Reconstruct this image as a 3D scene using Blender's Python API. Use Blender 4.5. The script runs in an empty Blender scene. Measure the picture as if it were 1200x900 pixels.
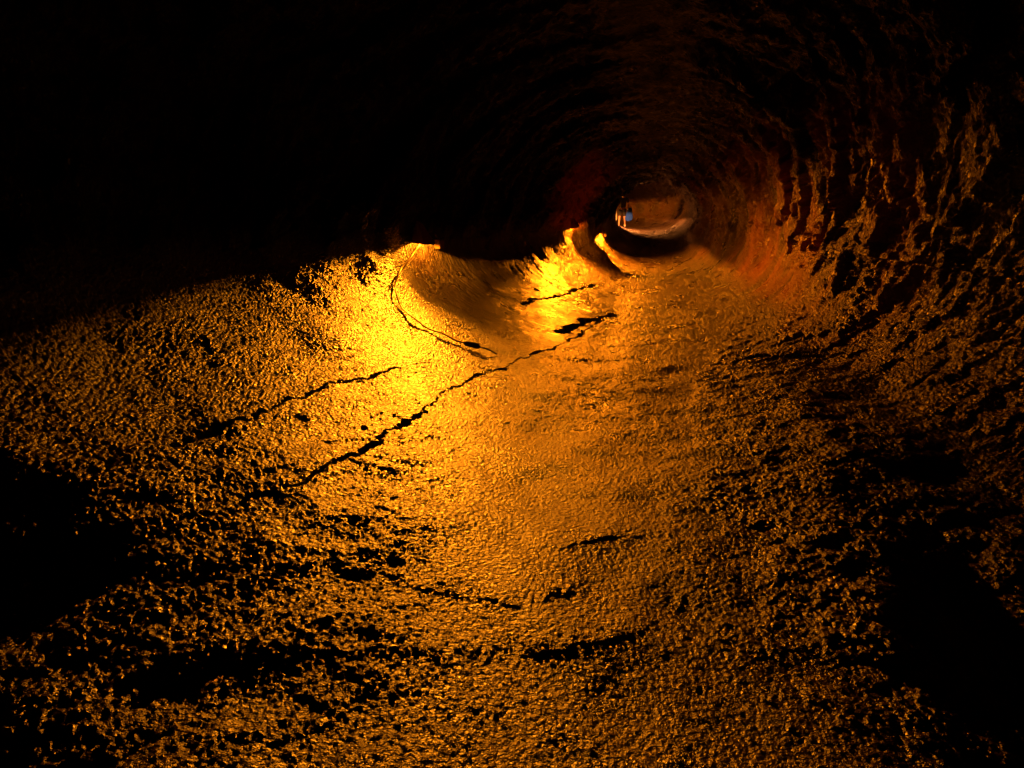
import bpy, math, random
import numpy as np
from mathutils import Vector, Matrix
random.seed(4)
sc = bpy.context.scene
col = sc.collection
R = math.radians

# ------------------------------------------------------------------ camera
cam_d = bpy.data.cameras.new('camera')
cam = bpy.data.objects.new('camera', cam_d)
col.objects.link(cam)
cam.location = (0, 0, 1.6)
cam.rotation_euler = (R(90 - 21.7), 0, 0)
cam_d.sensor_width = 36.0
cam_d.lens = 15.09
cam_d.clip_start = 0.02
cam_d.clip_end = 300
sc.camera = cam

# ------------------------------------------------------------------ world: underground, no daylight reaches this far
w = bpy.data.worlds.new('World')
sc.world = w
w.use_nodes = True
w.node_tree.nodes['Background'].inputs['Color'].default_value = (0.0, 0.0, 0.0, 1)
w.node_tree.nodes['Background'].inputs['Strength'].default_value = 0.0

sc.view_settings.view_transform = 'Standard'
sc.view_settings.look = 'None'
sc.view_settings.gamma = 1
sc.view_settings.use_curve_mapping = False
EXPOSURE = 0.0
sc.view_settings.exposure = EXPOSURE
sc.cycles.use_denoising = True
sc.cycles.max_bounces = 4
sc.cycles.diffuse_bounces = 3
sc.cycles.glossy_bounces = 2
sc.cycles.sample_clamp_indirect = 4
sc.cycles.caustics_reflective = False
sc.cycles.caustics_refractive = False

LAMP_COLOR = (1.0, 0.262, 0.006)
RED_LAMP = (1.0, 0.22, 0.004)

# ------------------------------------------------------------------ noise in numpy
def _hash(ix, iy, iz, seed):
    h = (ix.astype(np.uint32) * np.uint32(374761393) + iy.astype(np.uint32) * np.uint32(668265263)
         + iz.astype(np.uint32) * np.uint32(2147483647 - 58) + np.uint32(seed * 974711 + 17))
    h = (h ^ (h >> np.uint32(13))) * np.uint32(1274126177)
    h = (h ^ (h >> np.uint32(15))) * np.uint32(2246822519)
    return h ^ (h >> np.uint32(16))

def gnoise(x, y, z, seed=0):
    x0 = np.floor(x); y0 = np.floor(y); z0 = np.floor(z)
    fx = (x - x0).astype(np.float32); fy = (y - y0).astype(np.float32); fz = (z - z0).astype(np.float32)
    ix = x0.astype(np.int64); iy = y0.astype(np.int64); iz = z0.astype(np.int64)
    u = fx * fx * fx * (fx * (fx * 6 - 15) + 10)
    v = fy * fy * fy * (fy * (fy * 6 - 15) + 10)
    t = fz * fz * fz * (fz * (fz * 6 - 15) + 10)
    out = 0
    for dx in (0, 1):
        wx = u if dx else 1 - u
        for dy in (0, 1):
            wy = v if dy else 1 - v
            for dz in (0, 1):
                wz = t if dz else 1 - t
                h = _hash(ix + dx, iy + dy, iz + dz, seed)
                gx = (h & np.uint32(1023)).astype(np.float32) / 511.5 - 1
                gy = ((h >> np.uint32(10)) & np.uint32(1023)).astype(np.float32) / 511.5 - 1
                gz = ((h >> np.uint32(20)) & np.uint32(1023)).astype(np.float32) / 511.5 - 1
                out = out + wx * wy * wz * (gx * (fx - dx) + gy * (fy - dy) + gz * (fz - dz))
    return out * 1.3

def fbm(x, y, z, octv=4, seed=0, gain=0.5, ridged=False):
    a = 1.0; s = 0; tot = 0
    for k in range(octv):
        n = gnoise(x, y, z, seed + k * 7)
        if ridged:
            n = 1 - 2 * np.abs(n)
        s = s + a * n; tot += a
        a *= gain; x = x * 2.03 + 5.2; y = y * 2.03 + 1.3; z = z * 2.03 + 9.7
    return s / tot

def worley(x, y, seed=0):
    """distance to the nearest feature point, on the unrolled wall"""
    x0 = np.floor(x); y0 = np.floor(y)
    fx = (x - x0).astype(np.float32); fy = (y - y0).astype(np.float32)
    ix = x0.astype(np.int64); iy = y0.astype(np.int64); iz = ix * 0
    best = np.full(x.shape, 9.0, np.float32)
    for dx in (-1, 0, 1):
        for dy in (-1, 0, 1):
            h = _hash(ix + dx, iy + dy, iz, seed)
            px = (h & np.uint32(1023)).astype(np.float32) / 1023 + dx
            py = ((h >> np.uint32(10)) & np.uint32(1023)).astype(np.float32) / 1023 + dy
            best = np.minimum(best, (px - fx) ** 2 + (py - fy) ** 2)
    return np.sqrt(best)

def facets(u, v, fu, fv, amp, seed, dome=0.0):
    """broken granules: every cell has a height and a tilt of its own"""
    x = u * fu; y = v * fv
    x0 = np.floor(x); y0 = np.floor(y)
    fx = (x - x0).astype(np.float32); fy = (y - y0).astype(np.float32)
    ix = x0.astype(np.int64); iy = y0.astype(np.int64); iz = ix * 0
    best = np.full(x.shape, 9.0, np.float32); val = np.zeros(x.shape, np.float32)
    for dx in (-1, 0, 1):
        for dy in (-1, 0, 1):
            h = _hash(ix + dx, iy + dy, iz, seed)
            px = (h & np.uint32(1023)).astype(np.float32) / 1023 + dx - fx
            py = ((h >> np.uint32(10)) & np.uint32(1023)).astype(np.float32) / 1023 + dy - fy
            d = px * px + py * py
            h2 = _hash(ix + dx, iy + dy, iz + 1, seed)
            a0 = (h2 & np.uint32(1023)).astype(np.float32) / 1023 - .5
            ax = ((h2 >> np.uint32(10)) & np.uint32(1023)).astype(np.float32) / 1023 - .5
            ay = ((h2 >> np.uint32(20)) & np.uint32(1023)).astype(np.float32) / 1023 - .5
            f = a0 + 1.1 * (ax * px + ay * py) - 0.5 * d if not dome else (0.75 + 0.6 * a0) * (1 - dome * d) + 0.35 * (ax * px + ay * py)
            near_ = d < best
            val = np.where(near_, f, val); best = np.where(near_, d, best)
    return amp * val

def sstep(a, b, x):
    t = np.clip((x - a) / (b - a), 0, 1)
    return t * t * (3 - 2 * t)

# ------------------------------------------------------------------ materials
def new_mat(name):
    m = bpy.data.materials.new(name)
    m.use_nodes = True
    nt = m.node_tree
    return m, nt, nt.nodes['Principled BSDF']

def rock_material():
    m, nt, b = new_mat('lava_rock')
    N = nt.nodes.new; L = nt.links.new
    geo = N('ShaderNodeNewGeometry')
    att = N('ShaderNodeAttribute'); att.attribute_name = 'clinker'
    # oxidised brown lava, mottled
    n1 = N('ShaderNodeTexNoise'); n1.inputs['Scale'].default_value = 2.1; n1.inputs['Detail'].default_value = 3
    n1.inputs['Roughness'].default_value = 0.65
    L(geo.outputs['Position'], n1.inputs['Vector'])
    g1 = N('ShaderNodeTexNoise'); g1.inputs['Scale'].default_value = 46; g1.inputs['Detail'].default_value = 3
    g1.inputs['Roughness'].default_value = 0.62
    mp = N('ShaderNodeVectorMath'); mp.operation = 'MULTIPLY'; mp.inputs[1].default_value = (1.0, 1.7, 1.0)
    L(geo.outputs['Position'], mp.inputs[0]); L(mp.outputs['Vector'], g1.inputs['Vector'])
    mx = N('ShaderNodeMath'); mx.operation = 'MULTIPLY_ADD'; mx.inputs[1].default_value = 0.45
    L(g1.outputs['Fac'], mx.inputs[0]); L(n1.outputs['Fac'], mx.inputs[2])
    r1 = N('ShaderNodeValToRGB')
    r1.color_ramp.elements[0].position = 0.50; r1.color_ramp.elements[0].color = (0.013, 0.007, 0.0045, 1)
    r1.color_ramp.elements[1].position = 0.95; r1.color_ramp.elements[1].color = (0.048, 0.025, 0.013, 1)
    L(mx.outputs['Value'], r1.inputs['Fac'])
    at2 = N('ShaderNodeAttribute'); at2.attribute_name = 'upper_shade'
    gm = N('ShaderNodeMapRange'); gm.inputs['To Min'].default_value = 1.0; gm.inputs['To Max'].default_value = 0.09  # upper rock colour scaled down to stand in for shade
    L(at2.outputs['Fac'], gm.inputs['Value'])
    sp = N('ShaderNodeMapRange'); sp.inputs['To Min'].default_value = 1.0; sp.inputs['To Max'].default_value = 0.12  # specular cut there too, so the roof stays dark
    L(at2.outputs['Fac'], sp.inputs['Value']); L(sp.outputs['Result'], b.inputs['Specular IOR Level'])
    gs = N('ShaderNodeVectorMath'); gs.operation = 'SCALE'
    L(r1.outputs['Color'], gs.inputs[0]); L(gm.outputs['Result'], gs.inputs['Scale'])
    at3 = N('ShaderNodeAttribute'); at3.attribute_name = 'bounce_tint'
    mr_ = N('ShaderNodeMix'); mr_.data_type = 'RGBA'; mr_.inputs['B'].default_value = (0.45, 0.165, 0.075, 1)  # pale red that stands in for bounced light on the walls
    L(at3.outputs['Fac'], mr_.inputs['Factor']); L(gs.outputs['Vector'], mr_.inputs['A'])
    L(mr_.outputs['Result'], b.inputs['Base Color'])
    # damp glaze in patches
    r3 = N('ShaderNodeMapRange'); r3.inputs['From Min'].default_value = 0.3; r3.inputs['From Max'].default_value = 0.7
    r3.inputs['To Min'].default_value = 0.24; r3.inputs['To Max'].default_value = 0.40
    L(n1.outputs['Fac'], r3.inputs['Value']); L(r3.outputs['Result'], b.inputs['Roughness'])
    # fine grit, coarser where the rock is clinkery
    k = N('ShaderNodeMath'); k.operation = 'MULTIPLY_ADD'; k.inputs[1].default_value = 0.002; k.inputs[2].default_value = 0.021
    L(att.outputs['Fac'], k.inputs[0])
    vo = N('ShaderNodeTexVoronoi'); vo.inputs['Scale'].default_value = 44
    L(geo.outputs['Position'], vo.inputs['Vector'])
    vk = N('ShaderNodeMath'); vk.operation = 'MULTIPLY_ADD'; vk.inputs[1].default_value = -0.4; vk.inputs[2].default_value = -0.38
    L(att.outputs['Fac'], vk.inputs[0])
    vs = N('ShaderNodeMath'); vs.operation = 'MULTIPLY_ADD'
    L(vk.outputs['Value'], vs.inputs[1])
    L(vo.outputs['Distance'], vs.inputs[0]); L(g1.outputs['Fac'], vs.inputs[2])
    fl = N('ShaderNodeAttribute'); fl.attribute_name = 'flow'
    sc_ = N('ShaderNodeAttribute'); sc_.attribute_name = 'scoop'
    nf = N('ShaderNodeTexNoise'); nf.inputs['Scale'].default_value = 1.0; nf.inputs['Detail'].default_value = 3
    nf.inputs['Roughness'].default_value = 0.65
    L(fl.outputs['Vector'], nf.inputs['Vector'])
    fm = N('ShaderNodeMath'); fm.operation = 'MULTIPLY'
    L(nf.outputs['Fac'], fm.inputs[0]); L(sc_.outputs['Fac'], fm.inputs[1])
    vs2 = N('ShaderNodeMath'); vs2.operation = 'MULTIPLY_ADD'; vs2.inputs[1].default_value = 6.0
    L(fm.outputs['Value'], vs2.inputs[0]); L(vs.outputs['Value'], vs2.inputs[2])
    bp = N('ShaderNodeBump'); bp.inputs['Strength'].default_value = 1.0
    L(k.outputs['Value'], bp.inputs['Distance'])
    L(vs2.outputs['Value'], bp.inputs['Height'])
    L(bp.outputs['Normal'], b.inputs['Normal'])
    return m
ROCK = rock_material()

def plain(name, color, rough=0.6, metal=0.0, var=0.25, scale=20, bump=0.0):
    m, nt, b = new_mat(name)
    N = nt.nodes.new; L = nt.links.new
    tc = N('ShaderNodeTexCoord')
    n = N('ShaderNodeTexNoise'); n.inputs['Scale'].default_value = scale; n.inputs['Detail'].default_value = 5
    L(tc.outputs['Object'], n.inputs['Vector'])
    mr = N('ShaderNodeMapRange'); mr.inputs['To Min'].default_value = 1 - var; mr.inputs['To Max'].default_value = 1 + var
    L(n.outputs['Fac'], mr.inputs['Value'])
    v = N('ShaderNodeVectorMath'); v.operation = 'SCALE'; v.inputs[0].default_value = color
    L(mr.outputs['Result'], v.inputs['Scale']); L(v.outputs['Vector'], b.inputs['Base Color'])
    b.inputs['Roughness'].default_value = rough; b.inputs['Metallic'].default_value = metal
    if bump:
        bp = N('ShaderNodeBump'); bp.inputs['Strength'].default_value = 0.6; bp.inputs['Distance'].default_value = bump
        L(n.outputs['Fac'], bp.inputs['Height']); L(bp.outputs['Normal'], b.inputs['Normal'])
    return m

# ------------------------------------------------------------------ the lava tube: stations along its axis
#        x,    y,   wl,   wr,  floor, mid,  top, nL, nR
ST = np.array([
    ( .35, -4.0, 2.60, 2.60, 0.00, 1.15, 3.60, 2.6, 2.6),
    ( .55,  0.0, 3.20, 2.30, 0.00, 1.15, 3.60, 2.1, 2.0),
    ( .70,  2.0, 3.35, 2.40, 0.00, 1.15, 3.60, 2.0, 1.9),
    ( .95,  3.2, 3.30, 2.32, 0.00, 1.20, 3.60, 2.0, 1.9),
    (1.50,  5.3, 2.95, 2.22, 0.00, 1.30, 3.55, 2.2, 2.5),
    (2.40,  8.0, 2.55, 2.15, 0.00, 1.30, 3.30, 2.2, 3.0),
    (3.20, 10.4, 2.00, 1.95, 0.00, 1.30, 3.10, 2.1, 3.0),
    (3.75, 12.4, 1.92, 1.90, -.02, 1.30, 3.00, 2.1, 2.7),
    (4.45, 14.5, 1.75, 1.80, -.08, 1.25, 2.80, 2.1, 2.4),
    (5.00, 16.2, 1.55, 1.65, 0.12, 1.40, 2.80, 2.2, 2.4),
    (5.45, 18.0, 1.45, 1.55, 0.66, 1.65, 2.85, 2.2, 2.3),
    (6.10, 20.5, 1.75, 1.60, 0.80, 1.80, 3.00, 2.3, 2.2),
    (6.50, 23.0, 1.90, 1.90, 0.85, 1.90, 3.20, 2.4, 2.3),
    (5.90, 25.6, 1.90, 2.00, 0.90, 1.90, 3.30, 2.4, 2.3),
    (3.80, 27.2, 1.90, 1.90, 0.92, 1.90, 3.30, 2.4, 2.3),
    (0.00, 27.8, 1.90, 1.90, 0.95, 1.90, 3.30, 2.4, 2.3),
    (-4.5, 28.0, 1.90, 1.90, 0.95, 1.90, 3.30, 2.4, 2.3),
])
def spline(tab, n_per=60):
    P = np.vstack([2 * tab[0] - tab[1], tab, 2 * tab[-1] - tab[-2]])
    out = []
    for i in range(1, len(P) - 2):
        t = np.linspace(0, 1, n_per, endpoint=False)[:, None]
        p0, p1, p2, p3 = P[i - 1], P[i], P[i + 1], P[i + 2]
        out.append(0.5 * (2 * p1 + (p2 - p0) * t + (2 * p0 - 5 * p1 + 4 * p2 - p3) * t ** 2 + (3 * p1 - p0 - 3 * p2 + p3) * t ** 3))
    out.append(tab[-1:])
    return np.vstack(out)
SP = spline(ST)
SD = np.concatenate([[0], np.cumsum(np.hypot(np.diff(SP[:, 0]), np.diff(SP[:, 1])))])
def station(s):
    return np.stack([np.interp(s, SD, SP[:, k]) for k in range(SP.shape[1])], -1)
S0 = float(np.interp(0.0, SP[:300, 1], SD[:300]))      # arclength abreast of the camera

# sampling along the axis: finer where the rock is close
sl = [0.0]
while sl[-1] < SD[-1]:
    d = sl[-1] - S0
    if d < 0.3: ds = 0.05 if d > -1 else 0.15
    else: ds = max(0.0062, 0.0038 * d)
    sl.append(sl[-1] + ds)
s_arr = np.array(sl)
s_arr = s_arr[s_arr < SD[-1]]
NS = len(s_arr)
Q = station(s_arr)
tan = np.gradient(Q[:, :2], axis=0)
tan = np.stack([np.convolve(np.pad(tan[:, k] / np.hypot(tan[:, 0], tan[:, 1]), 8, mode='edge'), np.ones(17) / 17, 'valid') for k in (0, 1)], -1)
tan /= np.linalg.norm(tan, axis=1)[:, None]
rgt = np.stack([tan[:, 1], -tan[:, 0]], -1)              # to the right of travel

def profile(q, m=720):
    """one cross-section: starts at the crown, down the left wall, over the floor, up the right wall"""
    _, _, wl, wr, zf, zm, zt, nL, nR = q
    th = np.linspace(0, 2 * np.pi, m)                    # 0 crown, pi/2 left, pi floor, 3pi/2 right
    sx = -np.sin(th); cz = np.cos(th)
    left = sx < 0; up = cz > 0
    n = np.where(up, 2.0, np.where(left, nL, nR))
    wd = np.where(left, wl, wr); hh = np.where(up, zt - zm, zm - zf)
    x = wd * np.sign(sx) * np.abs(sx) ** (2 / n)
    z = zm + hh * np.sign(cz) * np.abs(cz) ** (2 / n)
    return x, z
# index budget round the section: most points where the lamps' light falls
NA = 1180
def sample_profile(q):
    x, z = profile(q)
    seg = np.hypot(np.diff(x), np.diff(z))
    zmid = 0.5 * (z[1:] + z[:-1]) - q[4]
    wgt = np.where(zmid < 1.35, 1.0, 0.34)
    c = np.concatenate([[0], np.cumsum(seg * wgt)])
    f = np.linspace(0, c[-1], NA)
    return np.interp(f, c, x), np.interp(f, c, z)
PX = np.empty((NS, NA)); PZ = np.empty((NS, NA))
for i in range(NS):
    PX[i], PZ[i] = sample_profile(Q[i])
BX = Q[:, 0:1] + rgt[:, 0:1] * PX
BY = Q[:, 1:2] + rgt[:, 1:2] * PX
BZ = PZ.copy()
ZF = np.repeat(Q[:, 4:5], NA, 1)
SS = np.repeat((s_arr - S0)[:, None], NA, 1)
ARC = np.repeat(np.arange(NA)[None], NS, 0) * 0.0
ARC[:, 1:] = np.cumsum(np.hypot(np.diff(PX, axis=1), np.diff(PZ, axis=1)), 1)
ARC -= ARC[:, NA // 2:NA // 2 + 1]                       # signed distance from the floor's middle

def grid_normals(X, Y, Z):
    P = np.stack([X, Y, Z], -1)
    du = np.gradient(P, axis=0); dv = np.gradient(P, axis=1)
    n = np.cross(dv, du)
    n /= np.linalg.norm(n, axis=-1, keepdims=True) + 1e-12
    return n
NRM = grid_normals(BX, BY, BZ)
cx = Q[:, 0:1] - BX; cy = Q[:, 1:2] - BY; cz = (0.5 * (Q[:, 5:6] + Q[:, 4:5]) + 0.3) - BZ
sgn = np.sign(np.mean(NRM[..., 0] * cx + NRM[..., 1] * cy + NRM[..., 2] * cz))
NRM *= sgn                                               # now points into the tube

hgt = BZ - ZF
leftm = (PX < 0)
def cracks_field(lines):
    """lines: list of (points[(x,y)], width, depth); returns the depth carved"""
    out = np.zeros_like(BX)
    wob = 0.07 * gnoise(BX * 3.1, BY * 3.1, BX * 0 + .5, 77) + 0.05 * gnoise(BX * 9, BY * 9, BX * 0 + 4.5, 78) + 0.035 * gnoise(BX * 26, BY * 26, BX * 0 + 4.5, 80)
    wn = 0.34 + 1.7 * np.clip(gnoise(BX * 4.3, BY * 4.3, BX * 0 + 8.5, 79) + 0.35, 0, 1)
    for pts, wid, dep in lines:
        d = np.full(BX.shape, 9.0)
        for (ax, ay), (bx, by) in zip(pts[:-1], pts[1:]):
            vx, vy = bx - ax, by - ay; L2 = vx * vx + vy * vy
            t = np.clip(((BX - ax) * vx + (BY - ay) * vy) / L2, 0, 1)
            # signed side distance so the crack can wander
            e = np.hypot(BX - ax - t * vx, BY - ay - t * vy)
            sd = np.sign((BX - ax) * vy - (BY - ay) * vx)
            e = np.abs(e * sd + wob * (t > 0) * (t < 1))
            d = np.minimum(d, e)
        c = dep * (1 - sstep(0.35, 1.0, d / (wid * wn)))
        out = np.maximum(out, np.where(hgt < 1.25, c, 0))
    return out
CRACKS = [
    ([(-1.32, 1.75), (-.83, 2.8), (-.34, 3.9), (.05, 4.5), (.5, 5.1), (.95, 5.9), (1.65, 7.1)], 0.015, 0.045),
    ([(0.70, 5.95), (1.25, 6.75), (1.65, 7.15)], 0.075, 0.13),
    ([(0.15, 6.9), (0.55, 7.6), (1.2, 8.6), (1.85, 9.7)], 0.04, 0.10),
    ([(-1.05, 3.75), (-1.4, 3.2), (-1.62, 2.75), (-1.85, 2.05)], 0.016, 0.045),
]
CR = cracks_field(CRACKS)
def ledge_field(lines):
    """edges of crust sheets: the far side stands proud of the near side"""
    out = np.zeros_like(BX)
    wob = 0.06 * gnoise(BX * 4, BY * 4, BX * 0 + .5, 87) + 0.03 * gnoise(BX * 12, BY * 12, BX * 0 + 4.5, 88) + .012 * gnoise(BX * 34, BY * 34, BX * 0, 89)
    for (ax, ay), (bx, by), lift, reach in lines:
        vx, vy = bx - ax, by - ay; L_ = math.hypot(vx, vy)
        t = ((BX - ax) * vx + (BY - ay) * vy) / (L_ * L_)
        sd = ((BY - ay) * vx - (BX - ax) * vy) / L_ + wob
        e = sstep(0, .25, t) * (1 - sstep(.75, 1, t))
        out += lift * e * sstep(-.006, .008, sd) * np.exp(-np.clip(sd, 0, 9) / reach) * (hgt < .8)
    return out
LEDGE = ledge_field([((.1, 1.70), (.85, 1.82), .035, .16), ((.55, 2.10), (1.4, 2.2), .035, .15), ((-.5, 1.45), (.1, 1.40), .03, .12), ((-1.0, 1.75), (-.3, 1.95), .035, .15),
                     ((.0, 1.18), (.7, 1.30), .035, .16), ((-.9, 1.15), (-.35, 1.12), .035, .14), ((-.75, 2.35), (-.1, 2.5), .022, .15), ((.1, 2.75), (.8, 2.85), .02, .15),
                     ((.9, 1.60), (1.5, 1.75), .04, .15), ((.7, 2.6), (1.4, 2.8), .025, .15), ((-.3, 3.3), (.3, 3.35), .014, .2), ((.9, 3.4), (1.7, 3.7), .03, .2)])
# hollows in the foreground floor (x, y, radius, depth)
PITS = [(-.72, 1.42, .09, .05), (-.62, 1.22, .11, .06), (-.68, 1.85, .07, .05), (-.55, 1.55, .08, .05), (-.95, 1.55, .06, .04),
        (-.33, 1.52, .05, .035), (.22, 1.40, .09, .035), (.75, 1.35, .12, .045), (-1.3, 2.05, .09, .06),
        (-1.75, 2.25, .14, .08), (-1.45, 2.6, .1, .07)]
PIT = np.zeros_like(BX)
wx = 0.22 * fbm(BX * 5, BY * 5, BX * 0, 4, 31, .6); wy = 0.22 * fbm(BX * 5, BY * 5, BX * 0 + 3, 4, 32, .6)
for (px, py, pr, pd) in PITS:
    d = np.hypot((BX - px + wx) * 0.9, (BY - py + wy) * 1.2) / pr
    PIT = np.maximum(PIT, np.where(hgt < 0.6, pd * (1 - sstep(0.35, 1.0, d)), 0))
def crust(freq, seed, edge, lift):
    n = fbm((BX + .5 * wx) * freq, (BY + .5 * wy) * freq * 1.5, BX * 0 + seed, 4, seed, 0.55)
    return lift * (sstep(-edge, edge, n - .05) + sstep(-edge, edge, n - .3) * .7 + sstep(-edge, edge, n + .25) * .7)
CRUST = crust(2.6, 131, 0.06, 0.011) + crust(6.5, 141, 0.08, 0.004)

print('grid', NS, NA, NS * NA)
# zone masks
near = 1 - sstep(2.2, 4.6, SS)
upper = sstep(1.15, 1.6, hgt)
floor_m = 1 - sstep(0.08, 0.42, hgt)
leftS = 1 - sstep(-.95, -.35, PX)
scoop = leftS * sstep(4.9, 5.35, SS) * (1 - sstep(8.5, 10.0, SS)) * (1 - upper)
lw = leftm * sstep(0.05, 0.32, hgt + 0.16 * gnoise(BX * 2, BY * 2, BZ * 2, 5)) * (1 - upper) * (1 - sstep(4.7, 5.6, SS + 0.3 * gnoise(BX * 2, BY * 2, BZ * 2, 6)))
xb = np.interp(BY, [0, 2, 3.6, 4.8, 7, 9], [1.15, 1.22, 1.55, 2.3, 3.7, 4.6])
xc = np.interp(BY, [0, 1, 1.53, 2.1, 2.9, 4.5, 6], [1.2, 1.42, 1.83, 2.05, 2.35, 2.85, 3.6])
bank = (~leftm) * sstep(-.12, .22, BX - xb + 0.35 * gnoise(BX * 2.2, BY * 2.2, BZ, 7) + .12 * gnoise(BX * 7, BY * 7, BZ, 8)) * (1 - sstep(5.5, 8, SS))
rw = np.clip(bank + (~leftm) * sstep(.1, .4, hgt) * .6, 0, 1) * (1 - 0.6 * upper)
clink = np.clip(lw + rw, 0, 1)

# relief, inwards positive
lowf = fbm(BX * .55, BY * .55, BZ * .55, 3, 11)
midf = fbm(BX * 2.3, BY * 2.3, BZ * 2.3, 4, 23)
h = 0.16 * lowf * (0.35 + 1.3 * upper + 0.4 * (1 - floor_m)) + midf * (0.03 - 0.014 * near * (1 - upper) + 0.10 * upper)
# flow lines combed down the scooped wall
SW = SS + .8 * lowf + .25 * midf
strn = fbm(SW * 9, ARC * 0.7, SS * 0 + .3, 4, 41, 0.6)
h += strn * (0.028 * scoop * (0.35 + 0.65 * sstep(6.8, 7.6, SS)) + 0.015 * upper * (~leftm) * (hgt < 2.6) + 0.012 * (1 - upper) * sstep(8, 11, SS))
# clinker: clumps of rough granules
jit = 0.045 * gnoise(BX * 12, BY * 12, BZ * 12, 51); jit2 = 0.045 * gnoise(BX * 12, BY * 12, BZ * 12, 52)
slant = 0.35 * ARC * np.where(leftm, 1, -1)
w1 = worley((SS + slant + jit) * 30, (ARC + jit2) * 17, 61)
patch = 0.5 + 1.0 * np.clip(fbm(BX * 1.6, BY * 1.6, BZ * 1.6, 3, 64) + 0.3, 0, 1)
edge_l = BX - np.interp(BY, [.5, 1.0, 1.4, 1.8, 2.1], [-.8, -1.25, -1.6, -2.8, -3.6])
gr_amp = 1 + 1.0 * (1 - sstep(-1.0, .5, edge_l))
h += clink * patch * gr_amp * (facets(SS + slant + .6 * jit, ARC + .6 * jit2, 52, 31, 0.0095, 65, 1.7) + 0.004 * (0.55 - w1)
                      + facets(SS + slant + .5 * jit, ARC + .5 * jit2, 95, 62, 0.003, 66, 1.6) + 0.006 * fbm(BX * 6, BY * 6, BZ * 6, 2, 63) + .004 * gnoise(BX * 80, BY * 80, BZ * 80, 77))
# flaked upper walls, broken into upright slabs
crown = 1 - sstep(.80, .98, np.abs(ARC) / np.maximum(ARC[:, -1:], -ARC[:, :1]))
upr = sstep(0.55, 1.3, hgt) * np.where(leftm, upper, 1) * crown
h += upr * (facets(SW + 3 * jit + .45 * ARC, ARC + 3 * jit2, 2.3, 0.8, 0.14, 67) + facets(SW + jit, ARC + jit2, 8, 3, 0.05, 68) + facets(SS + jit, ARC + jit2, 22, 12, 0.02, 69))
h += sstep(.3, 1.0, hgt) * (~leftm) * 0.30 * fbm(SW * 1.1, ARC * .35, SS * 0 + 2.7, 3, 160, .55) * crown * sstep(2.5, 4.5, SS)
h += sstep(8, 11, SS) * (0.025 * fbm(BX * 4, BY * 4, BZ * 4, 4, 165, .6) * sstep(.05, .5, hgt) + 0.012 * fbm(BX * 7, BY * 7, BZ * 7, 3, 166, .6))
h += sstep(4, 7, SS) * (1 - scoop) * facets(BX + jit, BY + jit2, 15, 21, 0.010, 167)
h += sstep(2.3, 3.2, SS) * (1 - sstep(7, 10, SS)) * (1 - scoop) * floor_m * facets(BX + .6 * jit, BY + .6 * jit2, 24, 36, 0.0055, 168)
# the right bank: tongues of clinker lying across the edge of the path
h += bank * (1 - upper) * (facets(SS + .6 * slant + 2 * jit, ARC + 2 * jit2, 10, 4.5, 0.030, 170, 1.3))
h -= (~leftm) * 0.24 * sstep(-.3, .7, BX - xc + .2 * gnoise(BX * 3, BY * 3, BZ, 9)) * (1 - sstep(3.8, 5.5, SS)) * (hgt < 1.2)
def hump(ax, ay, bx, by, amp, wid):
    vx, vy = bx - ax, by - ay
    t = np.clip(((BX - ax) * vx + (BY - ay) * vy) / (vx * vx + vy * vy), 0, 1)
    d = np.hypot(BX - ax - t * vx, BY - ay - t * vy) / (wid * (1 + .5 * midf))
    return amp * np.exp(-d * d) * (hgt < 1.3)
lump_m = (1 - sstep(-1.0, -.4, BX + .3 * lowf)) * (1 - sstep(1.9, 2.9, SS)) * (hgt < 1.5)
h += lump_m * (0.018 * fbm(BX * 4, BY * 5, BZ * 4, 3, 151, .5) + 0.003 * fbm(BX * 11, BY * 11, BZ * 11, 3, 155, .6, True))
# floor: crusty grain, worn smooth further in
rough_f = near * np.clip(sstep(.1, -.9, BX + 0.5 * lowf) + sstep(.7, 1.3, BX + .5 * lowf) + .25 * sstep(1.7, 1.0, BY), 0, 1)
fg = fbm(BX * 13, BY * 16, BZ * 13, 4, 71, 0.5)
fr = fbm(BX * 7, BY * 12, BZ * 7, 4, 72, 0.5, True)
h += floor_m * (1 - scoop) * ((fg * 0.0022 + fr * 0.0018) * (.6 + .5 * rough_f) + (facets(BX + jit, BY + jit2, 30, 44, 0.0016, 73) + facets(BX + .5 * jit, BY + .5 * jit2, 52, 78, 0.0024, 74, 1.2) + .0055 * gnoise(BX * 58, BY * 85, BZ * 58, 75) + .004 * gnoise(BX * 95, BY * 130, BZ * 95, 76)) * (0.42 - .05 * near + .5 * rough_f))
h += floor_m * CRUST * (0.10 + 0.4 * rough_f) * (1 - scoop)
edge_l = BX - np.interp(BY, [.5, 1.0, 1.4, 1.8, 2.1], [-.8, -1.25, -1.6, -2.8, -3.6])
h -= 0.11 * (1 - sstep(-1.3, .5, edge_l + .45 * midf + .12 * gnoise(BX * 6, BY * 6, BZ, 190))) * (hgt < 1.5)
h -= 0.04 * (1 - sstep(.6, 2.0, BY)) * (hgt < 1.0)
h += floor_m * 0.034 * fbm(BX * 1.9, BY * 2.4, BZ * 0, 2, 195, .5) * (1 - sstep(4, 6, SS))
h += LEDGE * 0.13 * (.5 + .9 * np.clip(.4 + midf, 0, 1))
h -= CR + .16 * PIT
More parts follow.
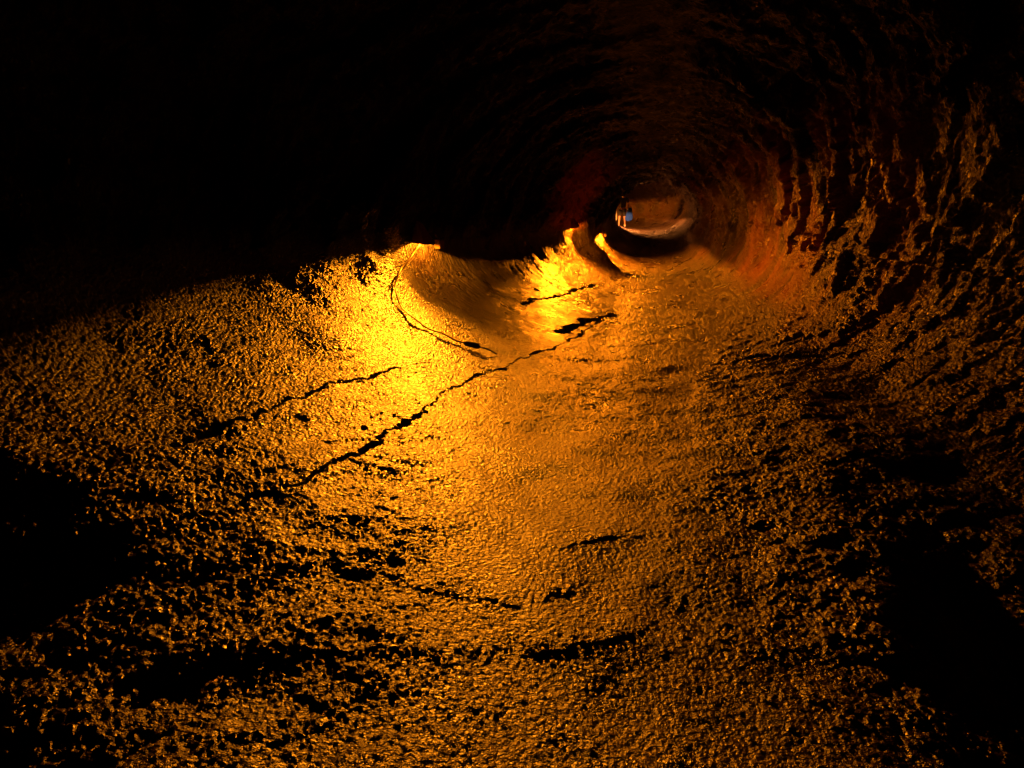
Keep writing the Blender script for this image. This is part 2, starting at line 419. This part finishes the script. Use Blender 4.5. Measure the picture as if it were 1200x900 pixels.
# lava benches and ridges that jut from the left wall just past each lamp
def rib(s_c, wid, amp, z0=0.0, z1=9, left=True):
    b = np.exp(-((SS - s_c + 0.12 * gnoise(BX * 1.5, BY * 1.5, BZ * 1.5, 91)) / wid) ** 2)
    return amp * b * (leftm if left else ~leftm) * sstep(z0 - .2, z0 + .25, hgt)
h += rib(12.35, 0.40, 0.38, 0.12) + rib(17.6, 0.6, 0.19, 0.1)
h += rib(13.0, 0.6, 0.15, 0.6, left=False) + rib(17.4, 0.7, 0.25, 0.4, left=False)
h += 0.08 * np.exp(-((hgt - 1.75 - 0.15 * lowf) / 0.28) ** 2) * leftm * (1 - sstep(9.0, 11.0, SS))   # overhanging bench above the lamps
bounce_tint = (~leftm) * sstep(.2, .6, hgt + .2 * midf) * (1 - sstep(2.4, 3.0, hgt + .4 * lowf)) * sstep(-.35, .25, fbm(SW * 1.7, ARC * .5, SS * 0, 4, 180, .6)) * sstep(3.5, 5.5, SS) * (1 - .75 * sstep(9, 12, SS))  # reddish bounced light on the right wall, painted into its colour
bounce_tint = np.clip(bounce_tint + 1.0 * leftm * sstep(9.3, 10.3, SS) * (1 - sstep(11.8, 12.4, SS)) * sstep(1.1, 1.4, hgt) * (1 - sstep(2.2, 2.9, hgt + .4 * lowf)), 0, 1)  # warm light on the rock above the second lamp, painted likewise
flowm = np.clip(scoop + .5 * sstep(8.5, 10, SS) + 0.4 * upper, 0, 1)
upper_shade = np.where(leftm, sstep(1.05, 1.5, hgt + .3 * lowf), sstep(1.9, 2.6, hgt + .5 * lowf)) * (1 - .7 * sstep(20, 22, SS))          # shade painted in: rock above the lamps and roof darkened in colour and specular
VX = BX + NRM[..., 0] * h; VY = BY + NRM[..., 1] * h; VZ = BZ + NRM[..., 2] * h
VN = grid_normals(VX, VY, VZ) * sgn

def grid_object(name, j0, j1, i0=0, i1=None):
    i1 = NS if i1 is None else i1
    sub = (slice(i0, i1), slice(j0, j1 + 1))
    co = np.stack([VX[sub], VY[sub], VZ[sub]], -1).astype(np.float32)
    a, b = co.shape[:2]
    idx = np.arange(a * b).reshape(a, b)
    quads = np.stack([idx[:-1, :-1], idx[1:, :-1], idx[1:, 1:], idx[:-1, 1:]], -1).reshape(-1, 4)
    if sgn > 0: quads = quads[:, ::-1]
    me = bpy.data.meshes.new(name)
    me.vertices.add(a * b); me.vertices.foreach_set('co', co.ravel())
    nq = len(quads)
    me.loops.add(nq * 4); me.loops.foreach_set('vertex_index', quads.ravel().astype(np.int32))
    me.polygons.add(nq); me.polygons.foreach_set('loop_start', np.arange(0, nq * 4, 4, dtype=np.int32))
    me.update()
    me.polygons.foreach_set('use_smooth', np.ones(nq, bool))
    at = me.attributes.new('clinker', 'FLOAT', 'POINT')
    at.data.foreach_set('value', clink[sub].astype(np.float32).ravel())
    at = me.attributes.new('bounce_tint', 'FLOAT', 'POINT')
    at.data.foreach_set('value', bounce_tint[sub].astype(np.float32).ravel())
    at = me.attributes.new('scoop', 'FLOAT', 'POINT')
    at.data.foreach_set('value', flowm[sub].astype(np.float32).ravel())
    at = me.attributes.new('flow', 'FLOAT_VECTOR', 'POINT')
    at.data.foreach_set('vector', np.stack([SS[sub] * 26, ARC[sub] * 2.2, SS[sub] * 0], -1).astype(np.float32).ravel())
    at = me.attributes.new('upper_shade', 'FLOAT', 'POINT')
    at.data.foreach_set('value', upper_shade[sub].astype(np.float32).ravel())
    me.normals_split_custom_set_from_vertices(VN[sub].reshape(-1, 3).astype(np.float32))
    me.materials.append(ROCK)
    o = bpy.data.objects.new(name, me); col.objects.link(o)
    o['kind'] = 'structure'
    return o
# split lines round the section
jc = NA // 2
mean_h = hgt.mean(0)
jl0 = int(np.argmax(mean_h < 1.5)); jl1 = int(np.argmax(mean_h < 0.22))
jr1 = NA - 1 - int(np.argmax(mean_h[::-1] < 1.5)); jr0 = NA - 1 - int(np.argmax(mean_h[::-1] < 0.22))
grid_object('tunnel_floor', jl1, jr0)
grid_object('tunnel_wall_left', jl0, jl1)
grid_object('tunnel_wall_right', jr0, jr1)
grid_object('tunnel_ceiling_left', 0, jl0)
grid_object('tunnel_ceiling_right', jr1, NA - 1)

# ------------------------------------------------------------------ helpers for things
def mesh_obj(name, verts, faces, mat, parent=None, smooth=False):
    me = bpy.data.meshes.new(name)
    me.from_pydata([tuple(v) for v in verts], [], faces); me.update()
    if smooth:
        for p in me.polygons: p.use_smooth = True
    me.materials.append(mat)
    o = bpy.data.objects.new(name, me); col.objects.link(o)
    if parent: o.parent = parent
    return o
def thing(name, label, cat, loc=(0, 0, 0), rz=0, group=None):
    o = bpy.data.objects.new(name, None); col.objects.link(o)
    o.location = loc; o.rotation_euler = (0, 0, rz); o.empty_display_size = 0.1
    o['label'] = label; o['category'] = cat
    if group: o['group'] = group
    return o
def tube(points, rad, n=8):
    V = []; F = []
    P = [Vector(p) for p in points]
    up = Vector((0.13, 0.2, 0.97))
    for i, p in enumerate(P):
        t = (P[min(i + 1, len(P) - 1)] - P[max(i - 1, 0)]).normalized()
        a = t.cross(up).normalized(); b = a.cross(t)
        r = rad[i] if hasattr(rad, '__len__') else rad
        for k in range(n):
            q = 2 * math.pi * k / n
            V.append(p + a * (math.cos(q) * r) + b * (math.sin(q) * r))
    for i in range(len(P) - 1):
        for k in range(n):
            F.append((i * n + k, i * n + (k + 1) % n, (i + 1) * n + (k + 1) % n, (i + 1) * n + k))
    F.append(tuple(range(n))[::-1]); F.append(tuple(range((len(P) - 1) * n, len(P) * n)))
    return V, F
def surf(s, side_h=None, arc=None, left=True):
    """point and inward normal of the finished rock surface at arclength s past the camera, by height on a wall"""
    i = int(np.argmin(np.abs(s_arr - S0 - s)))
    if arc is not None:
        j = int(np.argmin(np.abs(ARC[i] - arc)))
    else:
        rng = slice(0, jc) if left else slice(jc, NA)
        j = int(np.argmin(np.abs(hgt[i, rng] - side_h))) + (0 if left else jc)
    return Vector((VX[i, j], VY[i, j], VZ[i, j])), Vector(NRM[i, j]), i, j

# ------------------------------------------------------------------ wall lamps
HOOD = plain('hood_paint', (0.26, 0.15, 0.09), 0.75, 0.0, 0.45, 30, 0.004)
INNER = plain('hood_inside', (0.5, 0.42, 0.3), 0.5)
BOXM = plain('box_paint', (0.26, 0.16, 0.09), 0.7, 0.0, 0.4, 30, 0.003)
CABLE = plain('cable_sheath', (0.5, 0.36, 0.2), 0.4)
RUBBER = plain('connector_rubber', (0.03, 0.02, 0.015), 0.6)
def glow_mat():
    m, nt, b = new_mat('bulb_glow')
    b.inputs['Base Color'].default_value = (0.8, 0.7, 0.5, 1)
    b.inputs['Emission Color'].default_value = (1.0, 0.6, 0.2, 1)
    b.inputs['Emission Strength'].default_value = 2
    return m
GLOW = glow_mat()

def wall_lamp(s, height, power, label, size=1.0, tilt=(0, 0), color=LAMP_COLOR, spread=155, lip=.003, back=.03, fill=0):
    p, n, i, j = surf(s, height)
    nh = Vector((n.x, n.y, 0)).normalized()
    rz = math.atan2(nh.y, nh.x)                          # local +x looks away from the wall
    p = p + nh * 0.0
    t = thing('wall_lamp', label, 'lamp', p, rz, 'hooded lamps fixed along the left wall')
    k = size
    # half-pyramid sheet-metal hood: narrow at the top, open underneath, back against the rock
    top = [(-.04, -.05, .30), (.03, -.05, .30), (.03, .05, .30), (-.04, .05, .30)]
    bot = [(-.04, -.15, back), (.20, -.13, lip - .56 * max(0, lip - .03)), (.20, .13, lip), (-.04, .15, .03)]
    th = 0.006
    vo = [Vector(v) * k for v in top + bot]
    cen = Vector((.07, 0, .12)) * k
    vi = [v + (cen - v).normalized() * th * 2 for v in vo]
    for q in range(4, 8): vi[q].z = vo[q].z
    V = vo + vi
    F = [(0, 1, 2, 3)] + [(a, a + 4, (a + 1) % 4 + 4, (a + 1) % 4) for a in range(4)]
    Fi = [tuple(8 + q for q in f)[::-1] for f in F]
    rim = [(4 + a, 12 + a, 12 + (a + 1) % 4, 4 + (a + 1) % 4) for a in range(4)]
    mesh_obj('hood', V, F + Fi + rim, HOOD, t)
    bv, bf = tube([(.05 * k, 0, .075 * k), (.05 * k, 0, .06 * k), (.05 * k, 0, .045 * k), (.05 * k, 0, .035 * k)], [.012, .022, .022, .010], 12)
    mesh_obj('bulb', bv, bf, GLOW, t, True)
    sv, sf = tube([(.05 * k, 0, .16 * k), (.05 * k, 0, .075 * k)], .016, 12)
    mesh_obj('bulb_socket', sv, sf, RUBBER, t, True)
    ld = bpy.data.lights.new('lamp_light', 'AREA')
    ld.shape = 'DISK'; ld.size = 0.011 * k; ld.energy = power; ld.color = color; ld.spread = R(spread)
    lo = bpy.data.objects.new('lamp_light', ld); col.objects.link(lo); lo.parent = t
    lo.location = (.07 * k, 0, 0.028 * k)
    ax = Vector((math.cos(tilt[1]) * math.cos(tilt[0]), math.cos(tilt[1]) * math.sin(tilt[0]), -math.sin(tilt[1])))
    lo.rotation_euler = ax.to_track_quat('-Z', 'Y').to_euler()
    if fill:                                             # the bare bulb, shining down out of the hood
        pd = bpy.data.lights.new('bulb_light', 'POINT')
        pd.energy = fill; pd.color = color; pd.shadow_soft_size = 0.012
        po = bpy.data.objects.new('bulb_light', pd); col.objects.link(po); po.parent = t
        po.location = (.095 * k, 0, .05 * k)
    return t, p, nh

# tilt = (heading from straight out of the wall, depression below level)
L1, p1, n1 = wall_lamp(5.45, 1.20, 132, 'hooded wall lamp with a cable hanging down to a plug beneath it', 1.0, (R(-48), R(4)), LAMP_COLOR, 92, fill=62)
L2, p2, n2 = wall_lamp(11.35, 1.22, 240, 'hooded wall lamp on the rock rib, no cable, between two others', 0.9, (R(-42), R(42)), RED_LAMP, 114, .09, .012, 62)
L3, p3, n3 = wall_lamp(15.5, 1.0, 450, 'small hooded wall lamp low on the wall beyond the dark rib', 0.8, (R(-25), R(45)), RED_LAMP, 130, .012, fill=25)
L4, p4, n4 = wall_lamp(21.6, 1.15, 800, 'hooded wall lamp at the bend lighting the legs of the walking person', 0.9, (R(30), R(48)), (1.0, 0.29, 0.05))
L5, p5, n5 = wall_lamp(26.9, 1.95, 120, 'hooded wall lamp round the bend lighting the rock wall opposite', 0.9, (R(-25), R(14)))


# junction boxes screwed to the rock, and the cable under the first lamp
def box(name, sx, sy, sz, mat, parent, loc=(0, 0, 0), bev=0.006):
    import bmesh
    bm = bmesh.new(); bmesh.ops.create_cube(bm, size=1)
    bmesh.ops.scale(bm, vec=(sx, sy, sz), verts=bm.verts)
    bmesh.ops.bevel(bm, geom=bm.edges[:], offset=bev, segments=2, affect='EDGES', profile=0.6)
    me = bpy.data.meshes.new(name); bm.to_mesh(me); bm.free(); me.materials.append(mat)
    o = bpy.data.objects.new(name, me); col.objects.link(o); o.location = loc
    if parent: o.parent = parent
    return o
def junction_box(s_, h_, label, k=1.0):
    p, n, i, j = surf(s_, h_)
    nh = Vector((n.x, n.y, 0)).normalized()
    t = thing('junction_box', label, 'box', p + nh * 0.03, math.atan2(nh.y, nh.x), 'junction boxes beside the lamps')
    box('case', .09 * k, .13 * k, .13 * k, BOXM, t)
    box('lid', .012 * k, .12 * k, .12 * k, BOXM, t, (.051 * k, 0, 0), 0.003)
    for y in (-1, 1):
        for z in (-1, 1):
            V, F = tube([(.056 * k, y * .047 * k, z * .047 * k), (.061 * k, y * .047 * k, z * .047 * k)], .006 * k, 8)
            mesh_obj('screw', V, F, RUBBER, t)
    V, F = tube([(0, 0, .065 * k), (0, 0, .10 * k), (-.05 * k, -.06 * k, .15 * k)], .012 * k, 8)
    mesh_obj('cable_gland', V, F, RUBBER, t, True)
    return t
junction_box(5.85, 1.18, 'brown square junction box on the rock beside the lamp with the cable')
junction_box(15.85, 0.92, 'small junction box beside the low lamp beyond the dark rib', 0.9)

def cable_on_rock():
    ctrl = [(5.45, 1.20), (5.25, 1.06), (4.92, 0.90), (4.62, 0.70), (4.40, 0.48), (4.28, 0.30), (4.26, 0.20)]
    C = spline(np.array(ctrl), 8)
    pts = []
    for k, (s_, h_) in enumerate(C):
        p, n, i, j = surf(s_, h_)
        pts.append(p + n * (0.03 + 0.012 * math.sin(k * .8)))
    sm = [pts[0]] + [(pts[k - 1] + pts[k] * 2 + pts[k + 1]) / 4 for k in range(1, len(pts) - 1)] + [pts[-1]]
    sm = [sm[0]] + [(sm[k - 1] + sm[k] * 2 + sm[k + 1]) / 4 for k in range(1, len(sm) - 1)] + [sm[-1]]
    t = thing('power_cable', 'thin cable running down the scooped rock from the lamp to a dark plug', 'cable', sm[-1])
    o = Vector(sm[-1])
    V, F = tube([p - o for p in sm], 0.010, 8)
    mesh_obj('cord', V, F, CABLE, t, True)
    d = (sm[-1] - sm[-4]).normalized()
    V, F = tube([d * -.02, d * .0, d * .02, d * .15, d * .16, d * .18], [.012, .026, .034, .034, .026, .012], 10)
    mesh_obj('plug', V, F, RUBBER, t, True)
    p, n, i, j = surf(4.30, 0.12)
    e = p + n * .015 - o
    V, F = tube([d * .17, d * .22 , (d * .22 + e) / 2 + n * .01, e], 0.009, 8)
    mesh_obj('cord', V, F, RUBBER, t, True)
cable_on_rock()

# dry twigs and straw lying on the smooth floor below the first lamp
TWIG = plain('dry_straw', (0.45, 0.33, 0.15), 0.6)
def ground(x, y):
    d = (VX - x) ** 2 + (VY - y) ** 2 + np.where(hgt > 1.0, 99, 0)
    i, j = np.unravel_index(int(np.argmin(d)), d.shape)
    return Vector((VX[i, j], VY[i, j], VZ[i, j]))
TW = [(-.42, 4.95, .16, 40, 'forked pale straw lying below the scooped wall'), (.05, 4.85, .15, 105, 'short pale straw lying below the scooped wall, near the crack'),
      (-.28, 4.15, .17, 20, 'long bent straw at the edge of the floor crack'), (-.12, 4.2, .11, 80, 'tiny upright straw beside the floor crack'),
      (-1.95, 1.95, .14, 60, 'pale straw on the rough clinker bank')]
for (x, y, ln, an, lab) in TW:
    g = ground(x, y) + Vector((0, 0, .012))
    a = R(an); d = Vector((math.cos(a), math.sin(a), 0.12))
    q = Vector((-d.y, d.x, 0.3))
    t = thing('straw', lab, 'straw', g, 0, 'straws lying on the floor')
    V, F = tube([-d * ln / 2, d * 0.0 + q * .012, d * ln / 2], [.0035, .0045, .0025], 6)
    mesh_obj('stalk', V, F, TWIG, t, True)
    V, F = tube([d * .01 + q * .01, d * .03 + q * .05], [.004, .002], 6)
    mesh_obj('side_shoot', V, F, TWIG, t, True)

# ------------------------------------------------------------------ the walker at the bend
SKIN = plain('skin', (0.55, 0.33, 0.22), 0.5, 0, 0.08)
DARK = plain('black_cotton', (0.012, 0.012, 0.016), 0.85, 0, 0.3, 30, 0.004)
SHOE = plain('pale_shoe', (0.62, 0.58, 0.52), 0.6, 0, 0.1)
HAIR = plain('dark_hair', (0.02, 0.014, 0.01), 0.6, 0, 0.3, 60, 0.004)
BLUE = plain('blue_nylon', (0.003, 0.05, 0.60), 0.95, 0, 0.2, 12, 0.02)
PALE = plain('pale_canvas', (0.78, 0.72, 0.50), 0.8, 0, 0.1)
def skin_mesh(name, verts, edges, radii, mat, parent, levels=2, root=0):
    me = bpy.data.meshes.new(name); me.from_pydata(verts, edges, []); me.update()
    o = bpy.data.objects.new(name, me); col.objects.link(o)
    md = o.modifiers.new('skin', 'SKIN')
    if not me.skin_vertices: 
        bpy.context.view_layer.objects.active = o
    sv = me.skin_vertices[0].data
    for k, r in enumerate(radii):
        sv[k].radius = (r, r) if not isinstance(r, tuple) else r
        sv[k].use_root = (k == root)
    md.use_smooth_shade = True
    o.modifiers.new('sub', 'SUBSURF').levels = levels
    dg = bpy.context.evaluated_depsgraph_get()
    ev = bpy.data.meshes.new_from_object(o.evaluated_get(dg))
    bpy.data.objects.remove(o)
    ev.materials.clear(); ev.materials.append(mat); ev.name = name
    n = bpy.data.objects.new(name, ev); col.objects.link(n); n.parent = parent
    return n
class Chain:
    def __init__(self): self.v = []; self.e = []; self.r = []
    def add(self, co, r, link=None):
        self.v.append(co); self.r.append(r); k = len(self.v) - 1
        if link is not None: self.e.append((link, k))
        return k
    def path(self, start, items):
        k = start
        for co, r in items: k = self.add(co, r, k)
        return k
# person faces local -y (towards the camera side); x to the person's left as seen from behind
def walker(loc, rz):
    t = thing('person', 'person in black top and shorts walking with bare legs and pale shoes', 'person', loc, rz)
    b = Chain()
    pel = b.add((0, 0, .93), (.15, .11))
    spine = b.path(pel, [((0, -.01, 1.08), (.135, .10)), ((0, -.01, 1.25), (.155, .105)), ((0, .0, 1.40), (.13, .09))])
    b.path(spine, [((0, -.01, 1.47), .055), ((0, -.02, 1.53), .055), ((0, -.035, 1.60), (.075, .088)), ((0, -.035, 1.68), (.078, .095)), ((0, -.03, 1.74), (.05, .065))])
    HANDS = []
    for sgn_, el, wr in ((-1, (-.27, .03, 1.13), (-.31, -.12, .92)), (1, (.28, .04, 1.13), (.30, -.13, .95))):
        sh = b.add((sgn_ * .18, 0, 1.40), .06, spine)
        k = b.path(sh, [((sgn_ * .22, .01, 1.33), .055), (el, .042), (wr, .028)])
        w_ = Vector(wr); d = (w_ - Vector(el)).normalized()
        pa = w_ + d * .06
        k = b.add(tuple(pa), (.040, .022), k)
        side = Vector((0, 1, 0)).cross(d).normalized() if abs(d.y) < .9 else Vector((1, 0, 0))
        fwd = Vector((0, -1, 0))
        for q, ln in enumerate((.065, .075, .07, .055)):
            o_ = fwd * (0.028 - .019 * q)
            f1 = pa + d * .035 + o_; f2 = f1 + d * ln * .6 - side * sgn_ * .006; f3 = f2 + d * ln * .35 - Vector((sgn_, 0, 0)) * .018
            b.path(k, [(tuple(f1), .009), (tuple(f2), .009), (tuple(f3), .008)])
        th = w_ + d * .03 + fwd * .035
        b.path(k, [(tuple(th), .010), (tuple(th + d * .04 + fwd * .01), .009)])
        HANDS.append(pa + d * .09)
    legs = {}
    for sgn_, kn, an, toe in ((-1, (-.12, -.10, .50), (-.12, -.10, .09), (-.13, -.27, .035)), (1, (.14, -.02, .50), (.19, .22, .14), (.20, .09, .04))):
        hp = b.add((sgn_ * .09, 0, .86), .095, pel)
        hx = (sgn_ * .105, -.03, .70)
        mid = tuple((Vector(kn) * .6 + Vector(an) * .4) + Vector((0, .02, 0)))
        k = b.path(hp, [(hx, .08), (kn, .056), (mid, .054), (tuple(Vector(an) * .85 + Vector(kn) * .15), .036), (an, .036)])
        b.path(k, [(tuple((Vector(an) + Vector(toe)) / 2 + Vector((0, 0, -.01))), .038), (toe, .026)])
        legs[sgn_] = (hp, hx, kn, an, toe)
    skin_mesh('body', b.v, b.e, b.r, SKIN, t)
    c = Chain(); p0 = c.add((0, 0, .90), (.175, .135))
    sp = c.path(p0, [((0, -.01, 1.08), (.165, .13)), ((0, -.01, 1.25), (.175, .13)), ((0, 0, 1.40), (.14, .105))])
    c.path(sp, [((0, -.005, 1.455), .075)])
    for sgn_ in (-1, 1):
        q = c.add((sgn_ * .18, 0, 1.395), .078, sp)
        c.path(q, [((sgn_ * .23, .015, 1.30), .07), ((sgn_ * .26, .025, 1.19), .064)])
    skin_mesh('shirt', c.v, c.e, c.r, DARK, t)
    c = Chain(); p0 = c.add((0, 0, .95), (.165, .125))
    for sgn_ in (-1, 1):
        hp, hx, kn, an, toe = legs[sgn_]
        low = tuple(Vector(kn) * .92 + Vector(hx) * .08)
        c.path(p0, [((sgn_ * .09, 0, .85), .12), (hx, .108), (low, .092)])
    skin_mesh('shorts', c.v, c.e, c.r, DARK, t)
    for sgn_ in (-1, 1):
        _, _, kn, an, toe = legs[sgn_]
        c = Chain(); heel = Vector(an) + Vector((0, .03, -.045))
        k = c.add(tuple(heel), .045)
        c.path(k, [(tuple((heel + Vector(toe)) / 2 + Vector((0, 0, .012))), .048), (toe, .04)])
        c.path(k, [(tuple(Vector(an) + Vector((0, .005, .02))), .046)])
        skin_mesh('shoe', c.v, c.e, c.r, SHOE, t)
    c = Chain(); k = c.add((0, .0, 1.70), (.088, .098)); c.path(k, [((0, .02, 1.76), .06)]); c.path(k, [((0, .045, 1.62), (.075, .05))])
    skin_mesh('hair', c.v, c.e, c.r, HAIR, t)
    # face: nose, eyes, mouth, ears
    for sgn_ in (-1, 1):
        V, F = tube([(sgn_ * .03, -.118, 1.645), (sgn_ * .03, -.127, 1.645)], .010, 8)
        mesh_obj('eye', V, F, HAIR, t)
        V, F = tube([(sgn_ * .078, -.02, 1.66), (sgn_ * .088, -.01, 1.645), (sgn_ * .08, -.02, 1.61)], [.01, .016, .010], 8)
        mesh_obj('ear', V, F, SKIN, t, True)
    V, F = tube([(0, -.12, 1.65), (0, -.138, 1.62), (0, -.12, 1.608)], [.008, .014, .010], 8)
    mesh_obj('nose', V, F, SKIN, t, True)
    V, F = tube([(-.024, -.112, 1.578), (0, -.121, 1.576), (.024, -.112, 1.578)], .006, 6)
    mesh_obj('mouth', V, F, HAIR, t, True)
    M = Matrix.Translation(loc) @ Matrix.Rotation(rz, 4, 'Z')
    return t, [M @ h_ for h_ in HANDS]
gp = ground(5.82, 24.4)
man, hands = walker(gp, R(-14))
def drape(name, label, cat, at, rz, w_, hh, dep, mat, seed, handle=True):
    """a limp bag or jacket hanging from the hand: pleated closed shell, wider below"""
    t = thing(name, label, cat, at, rz)
    V = []; F = []; n = 20; m = 9
    for a in range(m):
        v = a / (m - 1)
        for k in range(n):
            q = 2 * math.pi * k / n
            r = (0.35 + 0.65 * v ** .6) * (1 + .16 * math.sin(q * 5 + seed + v * 2) * v) * (1 if a < m - 1 else .8)
            V.append((math.cos(q) * w_ / 2 * r, math.sin(q) * dep / 2 * r, -v * hh + .03 * math.sin(q * 2 + seed)))
    for a in range(m - 1):
        for k in range(n):
            F.append((a * n + k, a * n + (k + 1) % n, (a + 1) * n + (k + 1) % n, (a + 1) * n + k))
    F.append(tuple(range(n))); F.append(tuple(range((m - 1) * n, m * n))[::-1])
    mesh_obj('cloth', V, F, mat, t, True)
    pts = [(.05 * math.cos(q), 0, .05 * math.sin(q) + .02) for q in np.linspace(0, math.pi, 9)]
    V2, F2 = tube(pts, .010, 8)
    mesh_obj('handle' if handle else 'collar', V2, F2, mat, t, True)
    return t
drape('tote_bag', 'pale yellow cloth bag hanging from the walking person\'s hand', 'bag', hands[0] + Vector((0, 0, -.03)), R(20), .24, .40, .12, PALE, 1.0)
drape('jacket', 'bright blue jacket carried low beside the walking person', 'jacket', hands[1] + Vector((.06, 0, .12)), R(-10), .40, .62, .20, BLUE, 2.2, False)
